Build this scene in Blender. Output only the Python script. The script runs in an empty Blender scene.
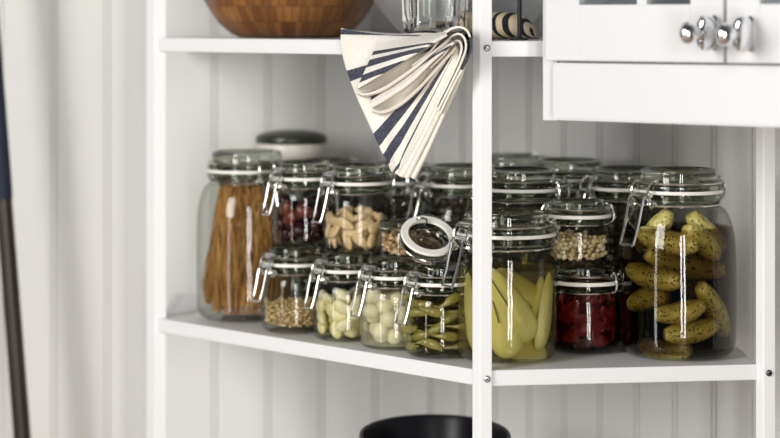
import bpy, bmesh, math, random
import numpy as np
from mathutils import Vector, Matrix, noise
random.seed(7); RNG = np.random.default_rng(7)
S = bpy.context.scene; COL = S.collection
PI = math.pi
# ------------------------------------------------------------------ camera
F = 2200.0; PX = 390.0; HV = 20.0          # focal length in px, optical centre, horizon row
ZL = 0.85; H = ZL + 0.383; ZU = H - 0.0229  # lower shelf top, eye height, upper shelf top
cam = bpy.data.cameras.new('camera'); co = bpy.data.objects.new('camera', cam); COL.objects.link(co)
cam.sensor_width = 36; cam.lens = F / 780 * 36; cam.shift_y = -(219 - HV) / 780
co.location = (0, 0, H); co.rotation_euler = (PI / 2, 0, 0)
cam.dof.use_dof = True; cam.dof.focus_distance = 2.45; cam.dof.aperture_fstop = 3.4
S.camera = co
def at(u, v, Y): return Vector(((u - PX) / F * Y, Y, H - (v - HV) / F * Y))
def X_(u, Y): return (u - PX) / F * Y

# ------------------------------------------------------------------ materials
def mat(name):
    m = bpy.data.materials.new(name); m.use_nodes = True
    nt = m.node_tree; nt.nodes.clear()
    out = nt.nodes.new('ShaderNodeOutputMaterial')
    return m, nt, out
def nd(nt, t, **kw):
    n = nt.nodes.new(t)
    for k, v in kw.items():
        if k in n.inputs: n.inputs[k].default_value = v
        else: setattr(n, k, v)
    return n
def principled(name, col, rough=.5, metal=0, bump=0, bscale=200, var=0, vscale=20, col2=None, spec=.5, sss=0, stretch=None, detail=3, coat=0):
    m, nt, out = mat(name); p = nd(nt, 'ShaderNodeBsdfPrincipled')
    p.inputs['Roughness'].default_value = rough; p.inputs['Metallic'].default_value = metal
    p.inputs['Base Color'].default_value = (*col, 1); p.inputs['Specular IOR Level'].default_value = spec
    if coat: p.inputs['Coat Weight'].default_value = coat
    if sss:
        p.inputs['Subsurface Weight'].default_value = sss; p.inputs['Subsurface Radius'].default_value = (.01, .008, .004)
        p.inputs['Subsurface Scale'].default_value = .6
    tc = nd(nt, 'ShaderNodeTexCoord'); src = tc.outputs['Object']
    if stretch:
        mp = nd(nt, 'ShaderNodeMapping'); mp.inputs['Scale'].default_value = stretch
        nt.links.new(src, mp.inputs[0]); src = mp.outputs[0]
    if col2 is not None:
        n = nd(nt, 'ShaderNodeTexNoise', Scale=vscale, Detail=detail); nt.links.new(src, n.inputs['Vector'])
        r = nd(nt, 'ShaderNodeValToRGB'); r.color_ramp.elements[0].color = (*col, 1); r.color_ramp.elements[1].color = (*col2, 1)
        r.color_ramp.elements[0].position = .5 - var; r.color_ramp.elements[1].position = .5 + var
        nt.links.new(n.outputs[0], r.inputs[0]); nt.links.new(r.outputs[0], p.inputs['Base Color'])
    if bump:
        n2 = nd(nt, 'ShaderNodeTexNoise', Scale=bscale, Detail=2); nt.links.new(src, n2.inputs['Vector'])
        b = nd(nt, 'ShaderNodeBump', Strength=bump, Distance=.002); nt.links.new(n2.outputs[0], b.inputs['Height']); nt.links.new(b.outputs[0], p.inputs['Normal'])
    nt.links.new(p.outputs[0], out.inputs[0]); return m
def thin_glass(name, tint=(.90, .92, .89), edge=(.035, .045, .035), refl=.7):
    m, nt, out = mat(name)
    lw = nd(nt, 'ShaderNodeLayerWeight', Blend=.5)
    p1 = nd(nt, 'ShaderNodeMath', operation='POWER'); p1.inputs[1].default_value = 4; nt.links.new(lw.outputs['Facing'], p1.inputs[0])
    mx = nd(nt, 'ShaderNodeMix', data_type='RGBA'); mx.inputs[6].default_value = (*tint, 1); mx.inputs[7].default_value = (*edge, 1); nt.links.new(p1.outputs[0], mx.inputs[0])
    tr = nd(nt, 'ShaderNodeBsdfTransparent'); nt.links.new(mx.outputs[2], tr.inputs[0])
    gl = nd(nt, 'ShaderNodeBsdfGlossy', Roughness=.04); gl.inputs['Color'].default_value = (1, 1, 1, 1)
    nz = nd(nt, 'ShaderNodeTexNoise', Scale=35, Detail=1); tc = nd(nt, 'ShaderNodeTexCoord'); nt.links.new(tc.outputs['Object'], nz.inputs['Vector'])
    b = nd(nt, 'ShaderNodeBump', Strength=.12, Distance=.004); nt.links.new(nz.outputs[0], b.inputs['Height']); nt.links.new(b.outputs[0], gl.inputs['Normal'])
    p2 = nd(nt, 'ShaderNodeMath', operation='MULTIPLY_ADD'); p2.inputs[1].default_value = refl; p2.inputs[2].default_value = .033; nt.links.new(p1.outputs[0], p2.inputs[0])
    ms = nd(nt, 'ShaderNodeMixShader'); nt.links.new(p2.outputs[0], ms.inputs[0]); nt.links.new(tr.outputs[0], ms.inputs[1]); nt.links.new(gl.outputs[0], ms.inputs[2])
    nt.links.new(ms.outputs[0], out.inputs[0]); return m
def real_glass(name, col=(.93, .97, .93), rough=.01, ior=1.48):
    m, nt, out = mat(name); p = nd(nt, 'ShaderNodeBsdfPrincipled')
    p.inputs['Base Color'].default_value = (*col, 1); p.inputs['Roughness'].default_value = rough
    p.inputs['IOR'].default_value = ior; p.inputs['Transmission Weight'].default_value = 1
    nt.links.new(p.outputs[0], out.inputs[0]); return m
def liquid(name, col, dens, surf=(1, 1, 1), cloud=0, ccol=(.80, .75, .52)):
    m, nt, out = mat(name)
    tr = nd(nt, 'ShaderNodeBsdfTransparent'); tr.inputs[0].default_value = (*surf, 1)
    gl = nd(nt, 'ShaderNodeBsdfGlossy', Roughness=.03)
    ms = nd(nt, 'ShaderNodeMixShader'); ms.inputs[0].default_value = .004
    nt.links.new(tr.outputs[0], ms.inputs[1]); nt.links.new(gl.outputs[0], ms.inputs[2]); nt.links.new(ms.outputs[0], out.inputs[0])
    if cloud:
        df = nd(nt, 'ShaderNodeBsdfDiffuse'); df.inputs[0].default_value = (*ccol, 1); m2 = nd(nt, 'ShaderNodeMixShader'); m2.inputs[0].default_value = cloud
        nt.links.new(ms.outputs[0], m2.inputs[1]); nt.links.new(df.outputs[0], m2.inputs[2]); nt.links.new(m2.outputs[0], out.inputs[0])
    va = nd(nt, 'ShaderNodeVolumeAbsorption', Density=dens); va.inputs[0].default_value = (*col, 1)
    nt.links.new(va.outputs[0], out.inputs['Volume']); return m

M = {}
M['white'] = principled('white_paint', (.80, .805, .82), .38, bump=.05, bscale=350)
M['cab'] = principled('cabinet_paint', (.69, .695, .71), .32, bump=.03, bscale=300)
M['wall'] = principled('panelled_wall_paint', (.66, .655, .64), .62, bump=.12, bscale=120, var=.3, vscale=5, col2=(.70, .695, .68))
M['floor'] = principled('floor_boards', (.34, .25, .17), .5, var=.3, vscale=8, col2=(.45, .34, .24), stretch=(1, 12, 1))
M['ceil'] = principled('ceiling_paint', (.8, .8, .8), .8)
M['steel'] = principled('bright_wire', (.78, .78, .77), .16, metal=1)
M['chrome'] = principled('chrome', (.85, .85, .86), .06, metal=1)
M['brushed'] = principled('brushed_steel', (.74, .75, .75), .48, metal=1)
M['screw'] = principled('screw_steel', (.55, .56, .58), .35, metal=1)
M['dark_steel'] = principled('dark_screw', (.12, .12, .13), .35, metal=1)
M['hole'] = principled('hole_black', (.01, .01, .01), .6)
M['glass'] = thin_glass('jar_glass')
M['lid'] = real_glass('lid_glass', (.50, .53, .45))
M['tumbler'] = real_glass('tumbler_glass', (.97, .98, .97))
M['pane'] = thin_glass('window_pane', (.9, .92, .92), (.3, .32, .32), .6)
M['rubber'] = principled('rubber_cream', (.88, .86, .80), .5)
M['rubber_grey'] = principled('rubber_grey', (.55, .55, .50), .45)
M['black'] = principled('black_plastic', (.006, .006, .010), .35, spec=.25)
M['blackmetal'] = principled('black_metal', (.005, .005, .005), .5)
M['navy'] = principled('navy_sleeve', (.010, .016, .038), .75, bump=.2, bscale=400)
M['darkwood'] = principled('dark_handle_wood', (.014, .009, .007), .38, var=.25, vscale=8, col2=(.035, .018, .012), stretch=(8, 8, 1))
M['dark_lid'] = principled('dark_olive_lid', (.030, .034, .022), .3)
M['cream'] = principled('cream_ceramic', (.74, .70, .62), .35)
M['pasta'] = principled('wholewheat_pasta', (.24, .10, .022), .5, var=.2, vscale=60, col2=(.56, .30, .09), stretch=(1, 1, .3))
M['oat'] = principled('crumb_oat', (.46, .30, .12), .7, var=.15, vscale=260, col2=(.80, .60, .32))
M['grain'] = principled('grain', (.55, .33, .12), .45, var=.12, vscale=130, col2=(.95, .83, .56))
M['seed'] = principled('seed_mix', (.40, .22, .09), .6, var=.12, vscale=120, col2=(.75, .55, .30))
M['bean'] = principled('butter_bean', (.74, .66, .40), .35, var=.3, vscale=60, col2=(.86, .80, .58), spec=.5)
M['almond'] = principled('almond', (.62, .40, .19), .5, var=.25, vscale=90, col2=(.80, .62, .38), bump=.3, bscale=300)
M['onion'] = principled('pearl_onion', (.80, .72, .46), .3, var=.25, vscale=50, col2=(.88, .83, .62))
M['cherry'] = principled('dark_cherry', (.014, .003, .005), .14, var=.25, vscale=40, col2=(.04, .006, .008))
M['apricot'] = principled('dried_red_fruit', (.09, .012, .008), .3, var=.25, vscale=60, col2=(.18, .03, .014))
M['gherkin'] = None
M['pear'] = principled('pickled_pear', (.70, .63, .27), .35, var=.25, vscale=30, col2=(.85, .80, .48), bump=.15, bscale=150)
M['pearskin'] = principled('pear_stem', (.10, .08, .02), .5)
M['pepper'] = principled('green_chilli', (.11, .10, .015), .25, var=.25, vscale=40, col2=(.30, .25, .06))
M['chillistem'] = principled('chilli_stem', (.30, .27, .08), .5)
M['redpepper'] = principled('red_pepper', (.12, .006, .006), .28, var=.25, vscale=45, col2=(.27, .022, .016))
M['blackbean'] = principled('black_bean', (.018, .014, .010), .35, var=.25, vscale=80, col2=(.055, .042, .028))
M['liq_pear'] = liquid('pear_syrup', (.76, .69, .28), 44, cloud=.09, ccol=(.62, .54, .20))
M['liq_pick'] = liquid('gherkin_brine', (.44, .35, .08), 80)
M['liq_pep'] = liquid('chilli_brine', (.62, .54, .08), 24)
M['liq_onion'] = liquid('onion_brine', (.90, .86, .60), 10, cloud=.22)
M['liq_bean'] = liquid('bean_oil', (.85, .78, .35), 22)
M['liq_red'] = liquid('red_brine', (.42, .05, .04), 85)
M['liq_cherry'] = liquid('cherry_syrup', (.4, .1, .08), 20)
def m_gherkin():
    m, nt, out = mat('gherkin_skin'); p = nd(nt, 'ShaderNodeBsdfPrincipled', Roughness=.3)
    tc = nd(nt, 'ShaderNodeTexCoord')
    n = nd(nt, 'ShaderNodeTexNoise', Scale=60, Detail=3); nt.links.new(tc.outputs['Object'], n.inputs['Vector'])
    r = nd(nt, 'ShaderNodeValToRGB'); e = r.color_ramp.elements; e[0].position = .3; e[0].color = (.46, .36, .07, 1); e[1].position = .7; e[1].color = (.86, .72, .27, 1)
    nt.links.new(n.outputs[0], r.inputs[0])
    v = nd(nt, 'ShaderNodeTexVoronoi', Scale=260); nt.links.new(tc.outputs['Object'], v.inputs['Vector'])
    r2 = nd(nt, 'ShaderNodeValToRGB'); e = r2.color_ramp.elements; e[0].position = .22; e[0].color = (1, 1, 1, 1); e[1].position = .36; e[1].color = (0, 0, 0, 1)
    nt.links.new(v.outputs['Distance'], r2.inputs[0])
    mx = nd(nt, 'ShaderNodeMix', data_type='RGBA'); nt.links.new(r2.outputs[0], mx.inputs[0]); nt.links.new(r.outputs[0], mx.inputs[6]); mx.inputs[7].default_value = (.10, .085, .015, 1)
    nt.links.new(mx.outputs[2], p.inputs['Base Color'])
    b = nd(nt, 'ShaderNodeBump', Strength=.5, Distance=.002); nt.links.new(r2.outputs[0], b.inputs['Height']); nt.links.new(b.outputs[0], p.inputs['Normal'])
    nt.links.new(p.outputs[0], out.inputs[0]); return m
M['gherkin'] = m_gherkin()
def m_bamboo():
    m, nt, out = mat('bamboo_blocks'); p = nd(nt, 'ShaderNodeBsdfPrincipled', Roughness=.38)
    tc = nd(nt, 'ShaderNodeTexCoord'); sx = nd(nt, 'ShaderNodeSeparateXYZ'); nt.links.new(tc.outputs['Object'], sx.inputs[0])
    an = nd(nt, 'ShaderNodeMath', operation='ARCTAN2'); nt.links.new(sx.outputs[1], an.inputs[0]); nt.links.new(sx.outputs[0], an.inputs[1])
    cb = nd(nt, 'ShaderNodeCombineXYZ'); nt.links.new(an.outputs[0], cb.inputs[0]); nt.links.new(sx.outputs[2], cb.inputs[1])
    mp = nd(nt, 'ShaderNodeMapping'); mp.inputs['Scale'].default_value = (1, 12, 1); nt.links.new(cb.outputs[0], mp.inputs[0])
    br = nd(nt, 'ShaderNodeTexBrick', Scale=1.0); br.inputs['Brick Width'].default_value = .10; br.inputs['Row Height'].default_value = .24; br.inputs['Mortar Size'].default_value = .004
    br.inputs['Color1'].default_value = (.36, .155, .038, 1); br.inputs['Color2'].default_value = (.15, .055, .013, 1); br.inputs['Mortar'].default_value = (.06, .022, .008, 1)
    nt.links.new(mp.outputs[0], br.inputs[0])
    mp2 = nd(nt, 'ShaderNodeMapping'); mp2.inputs['Scale'].default_value = (30, 12, 1); nt.links.new(cb.outputs[0], mp2.inputs[0])
    n = nd(nt, 'ShaderNodeTexNoise', Scale=2.5, Detail=4); nt.links.new(mp2.outputs[0], n.inputs['Vector'])
    mx = nd(nt, 'ShaderNodeMix', data_type='RGBA', blend_type='MULTIPLY'); mx.inputs[0].default_value = .55
    r = nd(nt, 'ShaderNodeValToRGB'); r.color_ramp.elements[0].color = (.45, .4, .35, 1); r.color_ramp.elements[0].position = .3; r.color_ramp.elements[1].position = .7
    nt.links.new(n.outputs[0], r.inputs[0]); nt.links.new(br.outputs[0], mx.inputs[6]); nt.links.new(r.outputs[0], mx.inputs[7]); nt.links.new(mx.outputs[2], p.inputs['Base Color'])
    nt.links.new(p.outputs[0], out.inputs[0]); return m
M['bamboo'] = m_bamboo()
CREAM = (.87, .835, .76); NAVY = (.040, .042, .060)
def m_towel(name, bands, blk=NAVY, base=CREAM):
    # bands: list of (from, to) along the weave coordinate 0..1 that are woven dark
    m, nt, out = mat(name); p = nd(nt, 'ShaderNodeBsdfPrincipled', Roughness=.85)
    p.inputs['Specular IOR Level'].default_value = .15
    a = nd(nt, 'ShaderNodeAttribute', attribute_name='weave')
    r = nd(nt, 'ShaderNodeValToRGB'); cr = r.color_ramp; cr.interpolation = 'CONSTANT'
    cr.elements[0].position = 0; cr.elements[0].color = (0, 0, 0, 1)
    cr.elements.remove(cr.elements[1])
    for f, t in bands:
        e = cr.elements.new(f); e.color = (1, 1, 1, 1); e = cr.elements.new(t); e.color = (0, 0, 0, 1)
    nt.links.new(a.outputs['Fac'], r.inputs[0])
    tc = nd(nt, 'ShaderNodeTexCoord'); n = nd(nt, 'ShaderNodeTexNoise', Scale=420, Detail=2); nt.links.new(tc.outputs['Object'], n.inputs['Vector'])
    rn = nd(nt, 'ShaderNodeValToRGB'); rn.color_ramp.elements[0].position = .35; rn.color_ramp.elements[1].position = .75
    rn.color_ramp.elements[0].color = (*blk, 1); rn.color_ramp.elements[1].color = (blk[0] * 2.6, blk[1] * 2.6, blk[2] * 2.5, 1); nt.links.new(n.outputs[0], rn.inputs[0])
    rb = nd(nt, 'ShaderNodeValToRGB'); rb.color_ramp.elements[0].position = .2; rb.color_ramp.elements[1].position = .7
    rb.color_ramp.elements[0].color = (base[0] * .85, base[1] * .84, base[2] * .82, 1); rb.color_ramp.elements[1].color = (*base, 1); nt.links.new(n.outputs[0], rb.inputs[0])
    mx = nd(nt, 'ShaderNodeMix', data_type='RGBA'); nt.links.new(r.outputs[0], mx.inputs[0]); nt.links.new(rb.outputs[0], mx.inputs[6]); nt.links.new(rn.outputs[0], mx.inputs[7])
    nt.links.new(mx.outputs[2], p.inputs['Base Color'])
    b = nd(nt, 'ShaderNodeBump', Strength=.35, Distance=.001); nt.links.new(n.outputs[0], b.inputs['Height']); nt.links.new(b.outputs[0], p.inputs['Normal'])
    nt.links.new(p.outputs[0], out.inputs[0]); return m

# ------------------------------------------------------------------ mesh helpers
def lathe(prof, n=56, bm=None, axis_close=False, mtx=None):
    bm = bm or bmesh.new(); rings = []
    mtx = mtx or Matrix()
    for r, z in prof:
        if r < 1e-6: rings.append([bm.verts.new(mtx @ Vector((0, 0, z)))])
        else: rings.append([bm.verts.new(mtx @ Vector((r * math.cos(2 * PI * k / n), r * math.sin(2 * PI * k / n), z))) for k in range(n)])
    pairs = list(zip(rings[:-1], rings[1:]))
    if axis_close: pairs.append((rings[-1], rings[0]))
    for a, b in pairs:
        for k in range(n):
            q = (k + 1) % n
            if len(a) == 1 and len(b) == 1: continue
            if len(a) == 1: bm.faces.new((a[0], b[q], b[k]))
            elif len(b) == 1: bm.faces.new((a[k], a[q], b[0]))
            else: bm.faces.new((a[k], a[q], b[q], b[k]))
    return bm
def catmull(P, n=6, closed=False):
    P = [Vector(p) for p in P]; out = []; L = len(P)
    rng = range(L if closed else L - 1)
    for i in rng:
        g = lambda j: P[j % L] if closed else P[max(0, min(L - 1, j))]
        a, b, c, d = g(i - 1), g(i), g(i + 1), g(i + 2)
        for k in range(n):
            t = k / n
            out.append(.5 * ((2 * b) + (c - a) * t + (2 * a - 5 * b + 4 * c - d) * t * t + (3 * b - a - 3 * c + d) * t ** 3))
    if not closed: out.append(P[-1])
    return out
def tube(P, r, n=8, closed=False, bm=None, radii=None, cap=True):
    bm = bm or bmesh.new(); P = [Vector(p) for p in P]; L = len(P); rings = []
    up = None
    for i in range(L):
        a = P[(i - 1) % L] if (closed or i > 0) else P[i]; b = P[(i + 1) % L] if (closed or i < L - 1) else P[i]
        t = (b - a).normalized() if (b - a).length > 1e-9 else Vector((0, 0, 1))
        if up is None:
            up = t.orthogonal().normalized()
        up = (up - t * up.dot(t))
        up = up.normalized() if up.length > 1e-6 else t.orthogonal().normalized()
        w = t.cross(up); rr = radii[i] if radii else r
        rings.append([bm.verts.new(P[i] + (up * math.cos(2 * PI * k / n) + w * math.sin(2 * PI * k / n)) * rr) for k in range(n)])
    for i in range(L if closed else L - 1):
        a, b = rings[i], rings[(i + 1) % L]
        for k in range(n):
            bm.faces.new((a[k], a[(k + 1) % n], b[(k + 1) % n], b[k]))
    if cap and not closed:
        bm.faces.new(rings[0][::-1]); bm.faces.new(rings[-1])
    return bm
def prism(poly, z0, z1, bev=0, bm=None, seg=2):
    b2 = bmesh.new()
    lo = [b2.verts.new((x, y, z0)) for x, y in poly]; hi = [b2.verts.new((x, y, z1)) for x, y in poly]
    n = len(poly); b2.faces.new(lo[::-1]); b2.faces.new(hi)
    for k in range(n): b2.faces.new((lo[k], lo[(k + 1) % n], hi[(k + 1) % n], hi[k]))
    bmesh.ops.recalc_face_normals(b2, faces=b2.faces)
    if bev: bmesh.ops.bevel(b2, geom=b2.edges[:], offset=bev, segments=seg, affect='EDGES', profile=.5)
    if bm is None: return b2
    me = bpy.data.meshes.new('tmp'); b2.to_mesh(me); b2.free(); bm.from_mesh(me); bpy.data.meshes.remove(me); return bm
def obox(p0, e, n, l, d, z0, z1, bev=0, bm=None):
    # box along plan direction e (length l), plan direction n (depth d)
    p = Vector(p0); e = Vector(e); n = Vector(n)
    q = [p, p + e * l, p + e * l + n * d, p + n * d]
    return prism([(v.x, v.y) for v in q], z0, z1, bev, bm)
def ellipsoid(a, b, c, sub=3, bend=0, taper=0, lump=0, seed=0):
    bm = bmesh.new(); bmesh.ops.create_icosphere(bm, subdivisions=sub, radius=1)
    for v in bm.verts:
        x, y, z = v.co; k = 1 + taper * x
        if lump: k *= 1 + lump * noise.noise(Vector((x * 1.7 + seed, y * 1.7, z * 1.7)))
        v.co = Vector((x * a, y * b * k + bend * x * x * a, z * c * k))
    return bm
def obj(name, bm, m, parent=None, loc=None, smooth=True, angle=38):
    me = bpy.data.meshes.new(name)
    if isinstance(bm, bpy.types.Mesh): me = bm
    else:
        if m in (M['white'], M['cab']): smooth = False
        bmesh.ops.recalc_face_normals(bm, faces=bm.faces)
        for f in bm.faces: f.smooth = smooth
        bm.to_mesh(me); bm.free(); me.materials.append(m)
        if smooth and angle is not None: me.set_sharp_from_angle(angle=math.radians(angle))
    o = bpy.data.objects.new(name, me); COL.objects.link(o)
    if parent is not None: o.parent = parent
    if loc is not None: o.location = loc
    return o
def tag(o, label=None, cat=None, group=None, kind=None):
    if label: o['label'] = label
    if cat: o['category'] = cat
    if group: o['group'] = group
    if kind: o['kind'] = kind
    return o
def thing(name, label, cat, loc=(0, 0, 0), rz=0, group=None):
    o = bpy.data.objects.new(name, None); COL.objects.link(o); o.empty_display_size = .02
    o.location = loc; o.rotation_euler = (0, 0, rz); return tag(o, label, cat, group)

# ------------------------------------------------------------------ plan of the place
A = Vector((X_(480, 2.4), 2.4)); B = Vector((X_(154, 2.824), 2.824)); Cc = Vector((X_(763.5, 2.441), 2.441))
eAB = (B - A).normalized(); nAB = Vector((-eAB.y, eAB.x)); nAB = nAB if nAB.y < 0 else -nAB   # outward, towards the camera
eAC = (Cc - A).normalized()
YW = 3.10; K = Vector((X_(412, YW), YW)); eR = Vector((1, -1)).normalized()   # left wall frontal, right wall at 45 degrees
def P_AB(u, v, d):
    tx = (u - PX) / F
    Y = (A.dot(nAB) + d) / (tx * nAB.x + nAB.y); return at(u, v, Y)

# setting: walls with beaded boards
def board_wall(name, p0, e, nrm, length, grooves, z0, z1, thick=.05, deep=.0024):
    # plan profile of the wall's face with double (beaded) grooves, swept up
    pts = [(0, 0)]
    for g in grooves:
        for c in (-.0034, .0034):
            pts += [(g + c - .0013, 0), (g + c, -deep), (g + c + .0013, 0)]
        
    pts.append((length, 0)); pts += [(length, -thick), (0, -thick)]
    poly = [(p0.x + e.x * s + nrm.x * d, p0.y + e.y * s + nrm.y * d) for s, d in pts]
    o = obj(name, prism(poly, z0, z1), M['wall'], smooth=False); return tag(o, kind='structure')
gl = []
uu = 375.0
while uu > -700: gl.append(K.x - X_(uu, YW)); uu -= 53.5
gl = sorted(g for g in gl if g < 1.45)
board_wall('wall_left', K, Vector((-1, 0)), Vector((0, -1)), 1.5, gl, 0, 2.6)
t0 = (563.7 - PX) / F; s0 = (K.x + K.y) * t0 / (1 + t0)
sg0 = (s0 - K.x) * math.sqrt(2); t1 = (754.4 - PX) / F; sg1 = ((K.x + K.y) * t1 / (1 + t1) - K.x) * math.sqrt(2)
pit = (sg1 - sg0) / 5; gr = [sg0 + pit * k for k in range(-4, 16)]; gr = [g for g in gr if .01 < g < 1.19]
board_wall('wall_right', K, eR, Vector((-1, -1)).normalized(), 1.2, gr, 0, 2.6, deep=.0055)
tag(obj('floor', prism([(-1.6, -1.5), (1.6, -1.5), (1.6, 3.15), (-1.6, 3.15)], -.05, 0), M['floor'], smooth=False), kind='structure')

# ------------------------------------------------------------------ shelving unit
unit = thing('shelving_unit', 'white painted metal shelving unit standing in the corner, holding the jars', 'shelf unit', (A.x, A.y, 0))
oA = Vector((A.x, A.y, 0))
def loc(v): return (v[0] - A.x, v[1] - A.y)
def post(c, top):
    Yc = c.y; wl = 8 / F * Yc / abs(eAB.x - (c.x / c.y) * eAB.y); wr = 12.5 / F * Yc
    q = [c, c + eAC * wr, c + eAC * wr + eAB * wl, c + eAB * wl]
    return obj('post', prism([loc(p) for p in q], 0, top, .0012), M['white'], unit)
CAB_Z = H - 100 * 2.33 / F
post(A, 1.62); post(B, 1.62); post(Cc, CAB_Z - .001)
RH = .0175
a2 = A + eAB * .0100 - nAB * .0035     # rails start on the flanks of the near post
b2 = B + eAC * .004 - nAB * .001
a3 = A + eAC * .0120 + Vector((0, .003)); c3 = Cc + eAB * .0085
Rw = lambda s: K + eR * s + Vector((-1, -1)).normalized() * .014
backL = Vector((B.x + .002, YW - .085))
# cabinet plan
CA = Vector((X_(543, 2.33), 2.33)); eC = Vector((2840, -2200)).normalized(); nC = Vector((-eC.y, eC.x)); nC = nC if nC.y > 0 else -nC
def on_side(y): t = (y - CA.y) / nC.y; return CA + nC * t - eC * .002
for lvl, full in ((ZL, True), (ZU, False), (.482, True)):
    ra = c3 if full else on_side(2.414)
    wallR = [Rw(.545), Rw(.03)] if full else [CA + nC * (((K + eR * .3 - CA).dot(nC)) - .03) - eC * .003, Rw(.03)]
    if not full:
        # side of the cabinet back to the wall
        q = CA - eC * .003; t = ((K.x + K.y) - .02 - (q.x + q.y)) / (nC.x + nC.y); wallR = [q + nC * t, Rw(.03)]
    inner = [a2 - nAB * .004, a3 + Vector((0, .004)), ra + Vector((0, .004))] + wallR + [Vector((K.x - .02, YW - .016)), Vector((backL.x, YW - .016)), b2 - nAB * .004]
    obj('shelf_board', prism([loc(p) for p in inner], lvl - .011, lvl - .0006), M['white'], unit, smooth=False)
    obj('front_rail', obox(loc(a2), eAB, -nAB, (b2 - a2).length, .010, lvl - RH, lvl, .0012), M['white'], unit)
    v = ra - a3; obj('front_rail', obox(loc(a3), v.normalized(), Vector((-v.y, v.x)).normalized(), v.length, .010, lvl - RH, lvl, .0012), M['white'], unit)
    obj('side_rail', obox(loc(b2), Vector((0, 1)), Vector((1, 0)), YW - .02 - b2.y, .010, lvl - RH, lvl, .0012), M['white'], unit)
def screw(u, v, c, m):
    Y = c.y + eAC.y * .005 - .0004; p = at(u, v, Y)
    mt = Matrix.Translation(Vector((p.x - A.x, p.y - A.y, p.z))) @ Matrix.Rotation(PI / 2, 4, 'X')
    o = obj('screw', lathe([(0, 0), (.0036, 0), (.0036, .0010), (.0028, .0018), (.0014, .0020), (.0012, .0006), (0, .0006)], 24, mtx=mt), m, unit)
    h = bmesh.new(); lathe([(0, .0012), (.0011, .0014), (0, .0024)], 6, h, mtx=mt); obj('socket', h, M['hole'], o); return o
screw(487, 48, A, M['screw']); screw(487, 379, A, M['screw']); screw(769, 373, Cc, M['dark_steel'])

# ------------------------------------------------------------------ wall cabinet
cabn = thing('wall_cabinet', 'white wall cabinet with panelled doors above the shelf, upper right', 'cabinet', (CA.x, CA.y, CAB_Z))
def cpt(s, d): p = eC * s + nC * d; return (p.x, p.y)
def sface(u, d=0):     # distance along the face at which column u is met, on the plane d in front of the face
    tx = (u - PX) / F; q = CA - nC * d
    s = (tx * q.y - q.x) / (eC.x - tx * eC.y); return s, (q + eC * s).y
CW = .62; CH = .62
DEPTH = lambda s: ((K.x + K.y) - .012 - ((CA + eC * s).x + (CA + eC * s).y)) / (nC.x + nC.y)
bm = prism([cpt(0, 0), cpt(.018, 0), cpt(.018, DEPTH(.018)), cpt(0, DEPTH(0))], 0, CH)
prism([cpt(CW - .018, 0), cpt(CW, 0), cpt(CW, .30), cpt(CW - .018, .30)], 0, CH, bm=bm)
prism([cpt(.018, .004), cpt(CW - .018, .004), cpt(CW - .018, .30), cpt(.018, .30)], .004, .020, bm=bm)
prism([cpt(.018, .30), cpt(CW, .30), cpt(CW, .31), cpt(.018, .31)], .004, CH, bm=bm)
prism([cpt(0, 0), cpt(CW, 0), cpt(CW, .30), cpt(0, .30)], CH - .018, CH, bm=bm)
prism([cpt(.018, .004), cpt(CW - .018, .004), cpt(CW - .018, .016), cpt(.018, .016)], .020, .075, bm=bm)
obj('carcass', bm, M['cab'], cabn, smooth=False)
def face_slab(s0, s1, z0, z1, d0, d1, bev=.002, bm=None):
    return prism([cpt(s0, -d1), cpt(s1, -d1), cpt(s1, -d0), cpt(s0, -d0)], z0, z1, bev, bm)
zrow = lambda v, Y: H - (v - HV) / F * Y - CAB_Z
# lower pelmet: a front panel with one rounded lower corner
s_l, Yl = sface(551.5, .014); zt = zrow(63, Yl); zb = zrow(119.8, Yl)
def rounded_panel(s0, s1, z0, z1, r, d0, d1):
    pts = [(s1, z0), (s1, z1), (s0, z1)] + [(s0 + r - r * math.cos(a), z0 + r - r * math.sin(a)) for a in [PI / 2 * k / 6 for k in range(7)]]
    bm = bmesh.new()
    f = [bm.verts.new((*cpt(s, -d1), z)) for s, z in pts]; g = [bm.verts.new((*cpt(s, -d0), z)) for s, z in pts]
    n = len(pts); bm.faces.new(f); bm.faces.new(g[::-1])
    for k in range(n): bm.faces.new((f[k], f[(k + 1) % n], g[(k + 1) % n], g[k]))
    bmesh.ops.recalc_face_normals(bm, faces=bm.faces)
    bmesh.ops.bevel(bm, geom=[e for e in bm.edges if abs(e.calc_face_angle(0)) > .7], offset=.0018, segments=2, affect='EDGES')
    return bm
obj('lower_panel', rounded_panel(s_l, CW - .004, zb, zt, .006, .0, .014), M['cab'], cabn)
DT = .014
def door(u0, u1, w0, wm, w1):
    s0, Y0 = sface(u0, DT); s1, Y1 = sface(u1, DT) if u1 else (CW - .004, 2)
    zd = zrow(60.6, sface(552, DT)[1]); zo = zrow(4.5, sface(600, DT)[1])
    a = sface(w0, DT)[0]; m_ = sface(wm, DT)[0]; b = sface(w1, DT)[0] if w1 else s1 - .05
    top = CH - .006
    bm = face_slab(s0, a, zd, top, 0, DT, .0012)
    face_slab(b, s1, zd, top, 0, DT, .0012, bm); face_slab(a - .001, b + .001, zd, zo, 0, DT, .0012, bm)
    face_slab(a - .001, b + .001, top - .05, top, 0, DT, .0012, bm); face_slab(m_ - .006, m_ + .006, zo - .002, top - .04, .002, DT - .001, .0012, bm)
    d = obj('door', bm, M['cab'], cabn)
    obj('glass_pane', face_slab(a - .004, b + .004, zo - .004, top - .045, .004, .006, 0), M['pane'], d, smooth=False)
    return d
d1 = door(545, 723.2, 579, 641, 690); d2 = door(726, None, 760, 830, None)
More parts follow.
